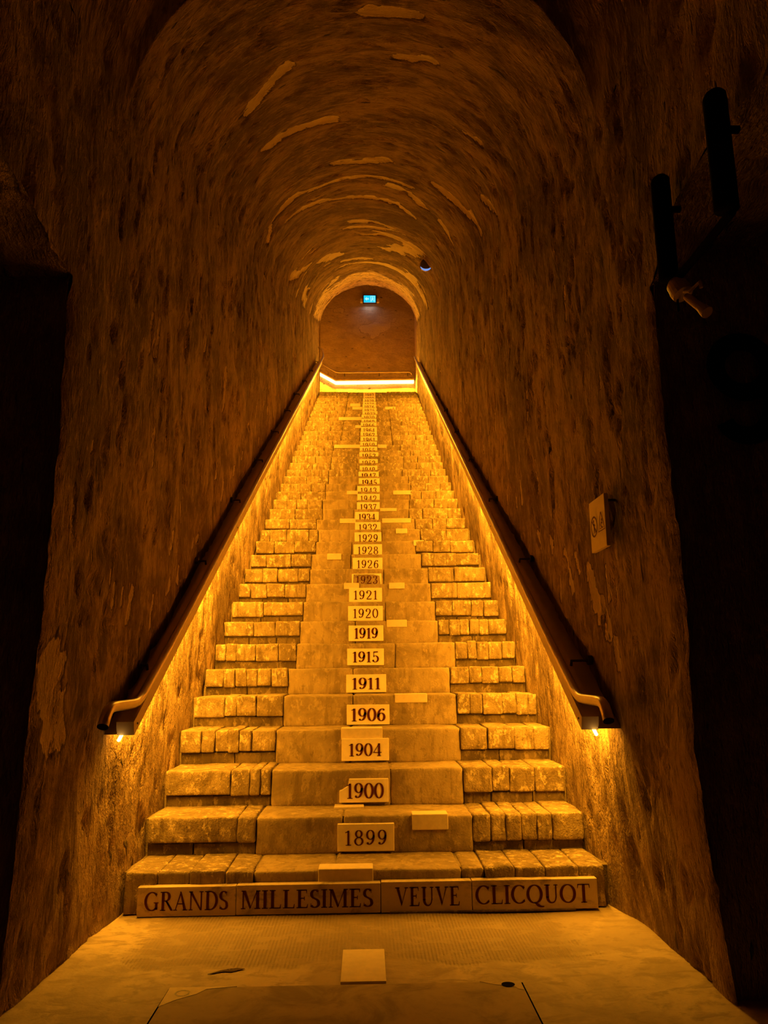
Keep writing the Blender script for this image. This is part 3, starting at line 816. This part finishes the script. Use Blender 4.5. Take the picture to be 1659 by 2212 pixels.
LAB = {'1899': 'lowest pale year plaque, carved 1899, above the lettered slabs', '1900': 'pale year plaque 1900 with its upper left corner broken off', '1923': 'dark spalled year plaque 1923 with a pale chipped edge',
       '1982': 'topmost small year plaque, on the last step below the landing', '1980': 'small year plaque on the second step below the landing'}
ORD = 'first second third fourth fifth sixth seventh eighth ninth tenth eleventh twelfth thirteenth fourteenth fifteenth sixteenth seventeenth eighteenth nineteenth twentieth'.split()
for k, (yr, x0, x1, zt, zb) in enumerate(PL):
    i = k + 2
    zt = min(zt, sz(i) - .018)
    if not zb: zb = max(zt - .128, sz(i - 1) + .006)
    yb = sy(i) - .001; yf = yb - .022
    w = x1 - x0; h = zt - zb
    if yr == '1900':
        poly = [(0, 0), (1, 0), (1, 1), (.20, 1), (.185, .80), (.165, .68), (.10, .60), (.06, .54), (0, .50)]
    elif yr == '1923':
        poly = [(0, 0), (1, 0), (1, 1), (.7, .99), (.3, .97), (.1, .985), (0, .96)]
    else:
        jt = rnd.uniform(-.012, .012)
        poly = [(0, 0), (1, jt), (1, 1 + jt * .6), (0, 1)]
    m = MB(); m.prism(poly, lambda a, b: (x0 + a * w, yf, zb + b * h), lambda a, b: (x0 + a * w, yb + .02, zb + b * h))
    o = m.build('year_plaque', M['plaque'], None, bevel=.0025)
    if k < 20: order = 'pale year plaque carved %s, %s from the foot of the stairs' % (yr, ORD[k])
    else: order = 'small pale year plaque marked %s, %s from the top of the stairs' % (yr, ORD[37 - k])
    tag(o, LAB.get(yr, order), 'plaque', 'year plaques on the stair risers')
    T = BOLD.get(yr, .125)
    ht = {'1899': .56, '1900': .66, '1904': .58, '1906': .66, '1911': .66, '1915': .66, '1919': .70}.get(yr, .64)
    if i > 20: ht = .62
    mx = {'1899': .13, '1900': .125, '1904': .15, '1906': .10, '1919': .16}.get(yr, .14)
    xo = .02 if yr == '1900' else 0
    if yr == '1923':
        sp = MB(); sp.prism([(.04, .02), (.97, .02), (.93, .80), (.84, .86), (.74, .92), (.5, .93), (.3, .92), (.06, .93)], lambda a, b: (x0 + a * w, yf - .0015, zb + b * h), lambda a, b: (x0 + a * w, yf + .001, zb + b * h))
        so = sp.build('spalled_face', M['spall'], o); so['label'] = 'dark broken face of the plaque'
    text_mesh('numerals', yr, x0 + w * (mx + xo), x1 - w * (mx - xo), zb + h * (.5 - ht / 2), h * ht, yf - .0028, M['ink'], o, gap=.16 if T < .15 else .08, T=T * (1.0 if i < 20 else 1.15), H=.05 if i < 14 else .075)

# lettered slabs at the foot of the stairs
NS = [('GRANDS', -1.068, -.613, .004, .131, .008, 'first lettered slab, sooty at its foot, left end of the bottom riser', .035, .035, .64),
      ('MILLESIMES', -.611, .058, .005, .133, .005, 'longest lettered slab of the bottom riser, ten capital letters', .022, .035, .62),
      ('VEUVE', .061, .484, .004, .137, .003, 'lettered slab of five capitals in the bottom riser, right of the longest slab', .065, .055, .62),
      ('CLICQUOT', .487, 1.077, .007, .138, .002, 'last lettered slab, smudged with soot, right end of the bottom riser', .015, .035, .62)]
for txt, x0, x1, zb, zt, tl, lab, ml, mr, ch in NS:
    yf = D - .045; yb = D - .004
    m = MB(); m.prism([(x0, zb), (x1, zb), (x1, zt), (x0, zt)], lambda a, b: (a, yf, b), lambda a, b: (a, yb + .006, b))
    o = m.build('lettered_slab', M['nameslab'], None, bevel=.003)
    tag(o, lab, 'slab', 'lettered slabs along the bottom riser')
    h = zt - zb
    text_mesh('lettering', txt, x0 + ml, x1 - mr, zb + h * .20, h * ch, yf - .0015, M['ink'], o, gap=.06, T=.155, H=.058)
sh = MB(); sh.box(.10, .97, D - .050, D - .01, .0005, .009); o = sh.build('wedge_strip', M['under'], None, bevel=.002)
tag(o, 'thin dark strip wedged under the lettered slabs on the right', 'strip')

# ------------------------------------------------------------------ handrails with light strips
SLOPE = RISE / RUN
def drift(y): return 0.115 * (y - 3.58) / 11.4
def handrail(side, x_in, label):
    root = empty('handrail', (x_in, 3.4, 0))
    tag(root, label, 'handrail', 'handrails on both sides of the stairs')
    ya, yb = 3.58, 15.55 if side < 0 else 15.35
    z_at = lambda y: 0.834 + (y - 3.58) * (0.5635)
    xo = x_in + side * 0.078
    # steel channel
    def P(x, y, z): return (x + drift(y), y, z)
    ys = np.linspace(ya, yb, 30)
    m = MB(); v = []; f = []
    for y in ys:
        for (x, dz) in ((x_in, 0), (xo, 0), (xo, .058), (x_in, .058)):
            v.append(P(x, y - (dz - .03) * .25, z_at(y) + dz))
    for k in range(len(ys) - 1):
        for c in range(4):
            a = 4 * k + c; b = 4 * k + (c + 1) % 4; f.append((a, b, b + 4, a + 4))
    f.append((0, 1, 2, 3)); n = 4 * (len(ys) - 1); f.append((n + 3, n + 2, n + 1, n))
    m.add(v, f); m.build('channel', M['channel'], root)
    # added shelf that stops strip light leaking up behind the channel
    fl = MB(); v = []; f = []
    for y in ys:
        wx = (float(wl(y)) if side < 0 else float(wr(y))) + side * .035
        for dz in (.004, .010):
            v += [(xo - side * .004 + drift(y), y, z_at(y) + dz), (wx, y, z_at(y) + dz)]
    for k in range(len(ys) - 1):
        a = 4 * k; f += [(a, a + 1, a + 5, a + 4), (a + 2, a + 6, a + 7, a + 3), (a, a + 4, a + 6, a + 2)]
    fl.add(v, f); fl.build('light_stop_shelf', M['channel'], root)
    # screw heads on the channel
    for y in (3.62, 6.0, 8.4, 10.8):
        s_ = MB(); c = Vector(P(x_in - side * .001, y, z_at(y) + .026)); s_.tube([c, c + Vector((-side * .004, 0, 0))], .005, 8)
        s_.build('screw', M['darkmetal'], root)
    # rail
    zr = lambda y: 0.968 + (y - 3.72) * 0.5635
    xr_ = x_in + side * .022
    y_hook = 3.29
    pts = [(xr_, y_hook - .055, .895), (xr_, y_hook - .035, .925), (xr_, y_hook - .008, .952), (xr_, y_hook + .03, .966), (xr_, y_hook + .09, .969), (xr_, 3.60, .969), (xr_, 3.66, .972), (xr_, 3.71, .985), (xr_, 3.76, 1.004)]
    pts = [P(*p) for p in pts]
    yt = 16.15 if side < 0 else 15.9
    for y in np.linspace(4.2, yt, 16): pts.append(P(xr_, y, zr(y)))
    zt = zr(yt)
    if side < 0:
        pts += [P(xr_ - .01, yt + .10, zt + .10), P(xr_ - .03, yt + .12, zt + .22), P(xr_ - .10, yt + .12, zt + .30)]
    else:
        pts += [P(xr_, yt + .25, zt + .15)]
    m = MB(); m.tube(pts, .0225, 16); m.build('rail', M['metal'], root, smooth=True)
    capz = MB(); capz.tube([pts[0], Vector(pts[0]) + (Vector(pts[0]) - Vector(pts[1])).normalized() * .004], .0228, 16); capz.build('end_cap', M['black'], root)
    # brackets: upright plate, wall stub and rose
    y = 3.98; k = 0
    while y < yb - .2:
        wx = float(wl(y)) if side < 0 else float(wr(y))
        xa = xr_ + drift(y)
        b = MB()
        b.box(xa - .0035, xa + .0035, y - .012, y + .012, z_at(y) + .052, zr(y) - .018)
        br = b.build('bracket', M['darkmetal'], root)
        b = MB(); zc = z_at(y) + .075
        b.tube([(xa + side * .045, y, zc - .03), (xa + side * .05, y, zc + .01), (wx + side * .01, y, zc + .012)], .008, 8)
        b.build('wall_stub', M['darkmetal'], br)
        r_ = MB(); r_.tube([(wx - side * .012, y, zc + .012), (wx + side * .012, y, zc + .012)], .024, 14); r_.build('wall_rose', M['darkmetal'], br)
        y += 1.25; k += 1
    # light strip: glowing half-round diffuser plus its light
    xs = x_in + side * .058
    m = MB(); v = []; f = []; N = 36; ys = np.linspace(ya - .022, yb, N)
    for y in ys:
        for q in range(7):
            t = math.radians(25) + math.radians(130) * q / 6
            v.append(P(xs + .010 * math.cos(t), y, z_at(y) - .002 - .012 * math.sin(t)))
    for k in range(N - 1):
        for q in range(6): a = 7 * k + q; f.append((a, a + 1, a + 8, a + 7))
    f.append(tuple(range(7))); f.append(tuple(range(7 * (N - 1), 7 * N)))
    m.add(v, f); m.build('light_strip', M['led'], root)
    nseg = 8
    yseg = np.linspace(ya + .15, yb, nseg + 1)
    for k in range(nseg):
        y0, y1 = yseg[k], yseg[k + 1]; yc = (y0 + y1) / 2
        A = Vector(P(xs, y0, z_at(y0) - .018)); B = Vector(P(xs, y1, z_at(y1) - .018))
        ld = bpy.data.lights.new('strip_light', 'AREA'); ld.shape = 'RECTANGLE'
        L = (B - A).length; ld.size = L; ld.size_y = .018
        ld.color = AMBER; ld.energy = LED_W_PER_M * L
        lo = bpy.data.objects.new('strip_light', ld)
        ex = (B - A).normalized(); nz = Vector((-side * .22, 0, 1))
        ez = (nz - ex * nz.dot(ex)).normalized(); ey = ez.cross(ex)
        mat = Matrix(((ex.x, ey.x, ez.x, 0), (ex.y, ey.y, ez.y, 0), (ex.z, ey.z, ez.z, 0), (0, 0, 0, 1)))
        mat.translation = (A + B) / 2 - Vector(root.location)
        lo.matrix_local = mat
        link(lo, root)
        lo.matrix_local = mat
    return root
handrail(-1, -1.04, 'left handrail above a steel channel with amber strip light, along the stairs')
handrail(1, 0.97, 'right handrail above a steel channel with amber strip light, along the stairs')

# landing rail on the end wall
root = empty('handrail', (0, Y_W, Z_TOP))
tag(root, 'handrail with glowing light strip on the end wall of the upper landing', 'handrail')
y = Y_W - .07
m = MB(); m.tube([(-1.75, y, 8.93), (-.80, y, 8.345), (-.70, y, 8.292), (-.60, y, 8.285), (1.08, y, 8.30), (1.13, y, 8.285), (1.15, y, 8.23)], .02, 12); m.build('rail', M['metal'], root, smooth=True)
m = MB(); m.prism([(-1.75, 8.66), (-.72, 8.06), (1.20, 8.085), (1.20, 8.115), (-.72, 8.09), (-1.75, 8.70)], lambda a, b: (a, y - .03, b), lambda a, b: (a, Y_W, b)); m.build('channel', M['channel'], root)
m = MB(); m.prism([(-1.75, 8.60), (-.72, 7.995), (1.20, 8.02), (1.20, 8.082), (-.72, 8.055), (-1.75, 8.655)], lambda a, b: (a, y - .02, b), lambda a, b: (a, Y_W - .01, b)); m.build('light_strip', M['led'], root)
for x in (-.5, .35, 1.05):
    b = MB(); b.tube([(x, y, 8.275), (x, y, 8.235), (x, Y_W, 8.225)], .008, 8); b.build('bracket', M['darkmetal'], root)
for (xa, za, xb, zb_) in ((-1.7, 8.58, -.74, 8.0), (-.70, 7.99, 1.18, 8.012)):
    ld = bpy.data.lights.new('landing_light', 'AREA'); ld.shape = 'RECTANGLE'
    A = Vector((xa, y - .02, za - .02)); B = Vector((xb, y - .02, zb_ - .02)); L = (B - A).length
    ld.size = L; ld.size_y = .03; ld.color = AMBER; ld.energy = LANDING_W * L
    lo = bpy.data.objects.new('landing_light', ld)
    ex = (B - A).normalized(); nz = Vector((0, .9, 1)); ez = (nz - ex * nz.dot(ex)).normalized(); ey = ez.cross(ex)
    mat = Matrix(((ex.x, ey.x, ez.x, 0), (ex.y, ey.y, ez.y, 0), (ex.z, ey.z, ez.z, 0), (0, 0, 0, 1)))
    mat.translation = (A + B) / 2 - Vector(root.location)
    link(lo, root); lo.matrix_local = mat

# ------------------------------------------------------------------ exit sign on the end wall
ex = empty('exit_sign', (.125, Y_W - .05, 10.12))
tag(ex, 'small lit cyan emergency exit sign high on the end wall', 'exit sign')
cx_, cz_ = .128, 10.235
m = MB(); m.box(cx_ - .175, cx_ + .175, Y_W - .10, Y_W + .03, cz_ - .085, cz_ + .115); m.build('housing', M['darkmetal'], ex, bevel=.01)
m = MB(); m.box(cx_ - .148, cx_ + .148, Y_W - .112, Y_W - .098, cz_ - .098, cz_ + .088); m.build('lit_panel', M['exitpanel'], ex, bevel=.004)
for s in (-1, 1):
    m = MB(); m.box(cx_ + s * .205 - .03, cx_ + s * .205 + .03, Y_W - .07, Y_W + .02, cz_ - .06, cz_ + .03); m.build('side_lug', M['sign'], ex, bevel=.006)
yy = Y_W - .1145
def flat(name, polys, mat, par, to3):
    v = []; f = []
    for p in polys:
        o = len(v); v += [to3(*q) for q in p]; f.append(tuple(range(o, o + len(p))))
    return mesh_obj(name, v, f, mat, par)
t3 = lambda a, b: (cx_ + a, yy, cz_ - .005 + b)
flat('arrow', [[(-.125, 0), (-.07, .05), (-.07, .02), (-.02, .02), (-.02, -.02), (-.07, -.02), (-.07, -.05)]], M['exitwhite'], ex, t3)
flat('door_figure', [[(.02, -.075), (.035, -.075), (.035, .065), (.02, .065)], [(.115, -.075), (.13, -.075), (.13, .065), (.115, .065)], [(.02, .065), (.13, .065), (.13, .078), (.02, .078)],
                     [(.06, .03), (.085, .03), (.085, .055), (.06, .055)], [(.05, -.02), (.09, -.02), (.095, .025), (.055, .025)], [(.05, -.02), (.07, -.02), (.055, -.07), (.04, -.07)], [(.075, -.02), (.092, -.02), (.108, -.06), (.095, -.068)]], M['exitwhite'], ex, t3)
ld = bpy.data.lights.new('sign_light', 'AREA'); ld.shape = 'RECTANGLE'; ld.size = .26; ld.size_y = .05; ld.color = (.62, .72, 1.0); ld.energy = 0.9
lo = bpy.data.objects.new('sign_light', ld); link(lo, ex); lo.location = (cx_ - .125, -.03, cz_ - .10 - 10.12); lo.rotation_euler = (math.radians(-28), 0, 0)

# ------------------------------------------------------------------ round fixture under the vault
fx = empty('ceiling_fixture', (.985, 10.95, 7.10))
tag(fx, 'small dark round fixture with a bluish rim, high on the right of the vault', 'fixture')
def lathe(m, c, axis, prof, n=20):
    axis = Vector(axis).normalized(); a = Vector((1, 0, 0)) if abs(axis.x) < .8 else Vector((0, 1, 0))
    u = axis.cross(a).normalized(); w = axis.cross(u); base = len(m.v); c = Vector(c)
    for (r, h) in prof:
        for k in range(n):
            t = 2 * math.pi * k / n; m.v.append(tuple(c + axis * h + u * (r * math.cos(t)) + w * (r * math.sin(t))))
    for i in range(len(prof) - 1):
        for k in range(n):
            p = base + i * n + k; q = base + i * n + (k + 1) % n; m.f.append((p, q, q + n, p + n))
    m.f.append(tuple(base + k for k in range(n))[::-1]); m.f.append(tuple(base + (len(prof) - 1) * n + k for k in range(n)))
    return m
fc = Vector((.955, 10.90, 7.275)); fax = Vector((-.05, -.86, -.5)).normalized()
m = lathe(MB(), fc, fax, [(.07, -.11), (.092, -.10), (.098, -.06), (.098, .045), (.093, .052)]); m.build('body', M['darkmetal'], fx, smooth=False)
m = lathe(MB(), fc, fax, [(.088, .050), (.088, .056), (.05, .058)]); m.build('front_glass', M['darkmetal'], fx)
_u = Vector((1, 0, 0)); _w = fax.cross(_u).normalized(); _u = _w.cross(fax).normalized()
if _w.z > 0: _w = -_w
v = []; f = []
for k in range(19):
    t = math.radians(-70 + 140 * k / 18); d = _u * math.sin(t) + _w * math.cos(t); th = .002 + .030 * math.cos(t * 90 / 78)
    for r_, h_ in ((.094, .056), (.094 - th, .062), (.094 - th, .058)): v.append(tuple(fc + fax * h_ + d * r_))
for k in range(18): a_ = 3 * k; f += [(a_, a_ + 1, a_ + 4, a_ + 3), (a_ + 1, a_ + 2, a_ + 5, a_ + 4)]
mesh_obj('rim_glint', v, f, M['lens'], fx)
m = lathe(MB(), fc, fax, [(.099, .040), (.104, .048), (.100, .054)]); m.build('rim', M['metal'], fx, smooth=True)
m = MB(); m.tube([fc - fax * .08, (1.05, 10.99, 7.36), (1.13, 11.0, 7.40)], .022, 8); m.build('mount', M['darkmetal'], fx)

# ------------------------------------------------------------------ warning board on the right wall
sg = empty('warning_board', (1.085, 3.51, 1.643))
tag(sg, 'pale rectangular notice board with two warning symbols on the right wall', 'sign')
SX = 1.082
m = MB(); m.box(SX, SX + .020, 3.392, 3.628, 1.645, 1.888); m.build('board', M['sign'], sg, bevel=.002)
for (yy_, zz_) in ((3.42, 1.86), (3.60, 1.67)):
    m = MB(); m.tube([(SX + .018, yy_, zz_), (1.18, yy_, zz_)], .007, 8); m.build('standoff', M['darkmetal'], sg)
# seen from the tunnel, left on the board is further up the stairs (+Y)
t3 = lambda a, b: (SX - .0012, 3.51 - a, 1.762 + b)
g = Glyph(.009, .009)
g.stroke(ring_pts(-.052, 0, .046, .046), [.009, .009], closed=True)
g.stroke([(-.085, .033), (-.019, -.033)], [.008, .008])
g.ball(-.055, .026, .008); g.stroke([(-.056, .016), (-.05, -.008)], [.012, .012]); g.stroke([(-.05, -.008), (-.062, -.034)], [.007, .006]); g.stroke([(-.05, -.008), (-.040, -.032)], [.007, .006]); g.stroke([(-.052, .012), (-.034, .002)], [.005, .005])
g.stroke([(.058, .050), (.012, -.036), (.108, -.036), (.060, .050)], [.009, .009])
g.ball(.066, .012, .007); g.stroke([(.062, .004), (.048, -.014)], [.011, .010]); g.stroke([(.048, -.014), (.072, -.022)], [.006, .006]); g.stroke([(.060, .002), (.078, -.006)], [.005, .005]); g.stroke([(.034, -.025), (.088, -.025)], [.004, .004])
mesh_obj('symbols', [t3(*p) for p in g.v], g.f, M['signink'], sg)

# ------------------------------------------------------------------ black bars and spotlight at the right passage, painted numeral
def bar(y, x, z0, z1, r, label):
    b = empty('wall_bar', (x, y, z0)); tag(b, label, 'bar', 'black bars above the right passage')
    pr = [(x, y, z0)] + [(x, y, z) for z in np.linspace(z0, z1 - r, 5)[1:]] + [(x + r * .12, y + .0, z1 - r + r * math.sin(t)) for t in (.5, 1.0, 1.4)]
    rr = [r] * 5 + [r * math.cos(.5), r * math.cos(1.0), r * math.cos(1.4)]
    m = MB(); m.tube(pr, rr, 16); m.build('bar', M['black'], b, smooth=True)
    m = MB(); m.tube([(x, y, z1 - .14), (1.150, y, z1 - .14)], .012, 8); m.build('bracket', M['black'], b)
    return b
bar(2.497, 1.085, 2.462, 2.880, .034, 'shorter-looking black round-topped bar next to the right tunnel wall, lower in the picture')
bar(2.050, 1.085, 2.447, 2.860, .036, 'black round-topped bar nearest the upper right corner of the picture')
sp = empty('spotlight', (1.12, 2.44, 2.25)); tag(sp, 'small spotlight on a bracket hanging below the lower black bar', 'spotlight')
m = lathe(MB(), (1.105, 2.47, 2.415), (.25, -.35, -.9), [(.022, -.035), (.034, -.02), (.038, .02), (.036, .035)]); m.build('housing', M['channel'], sp)
m = MB(); m.tube([(1.105, 2.47, 2.40), (1.12, 2.42, 2.375), (1.135, 2.37, 2.385), (1.135, 2.365, 2.36)], .006, 8); m.build('yoke', M['channel'], sp)
m = lathe(MB(), (1.115, 2.415, 2.345), (.30, -.55, -.78), [(.012, -.02), (.014, 0), (.015, .06), (.020, .085), (.021, .10)]); m.build('lamp_head', M['channel'], sp)
m = MB(); m.tube([(1.10, 2.475, 2.40), (1.10, 2.478, 2.33)], .004, 6); m.build('cable', M['black'], sp)
m = MB(); m.tube([(1.105, 2.49, 2.452), (1.105, 2.28, 2.448), (1.105, 2.06, 2.446)], .014, 8); m.build('shadow_rod', M['black'], sp)  # black rod put in for the dark shadow band between the bars

g = Glyph(.075, .060)
g.stroke(ring_pts(1.475, 2.255, .105, .105), [.072, .072], closed=True)
g.stroke(bez((1.580, 2.26), (1.600, 2.12), (1.565, 1.975), (1.475, 1.975), 16) + bez((1.475, 1.975), (1.43, 1.975), (1.40, 1.99), (1.385, 2.03), 8)[1:], [.072, .072])
nine = mesh_obj('painted_numeral', [(x, 2.800, z) for x, z in g.v], g.f, M['paint9'], bpy.data.objects['wall_passage_right'])
nine['label'] = 'large dark numeral 9 painted on the passage wall'
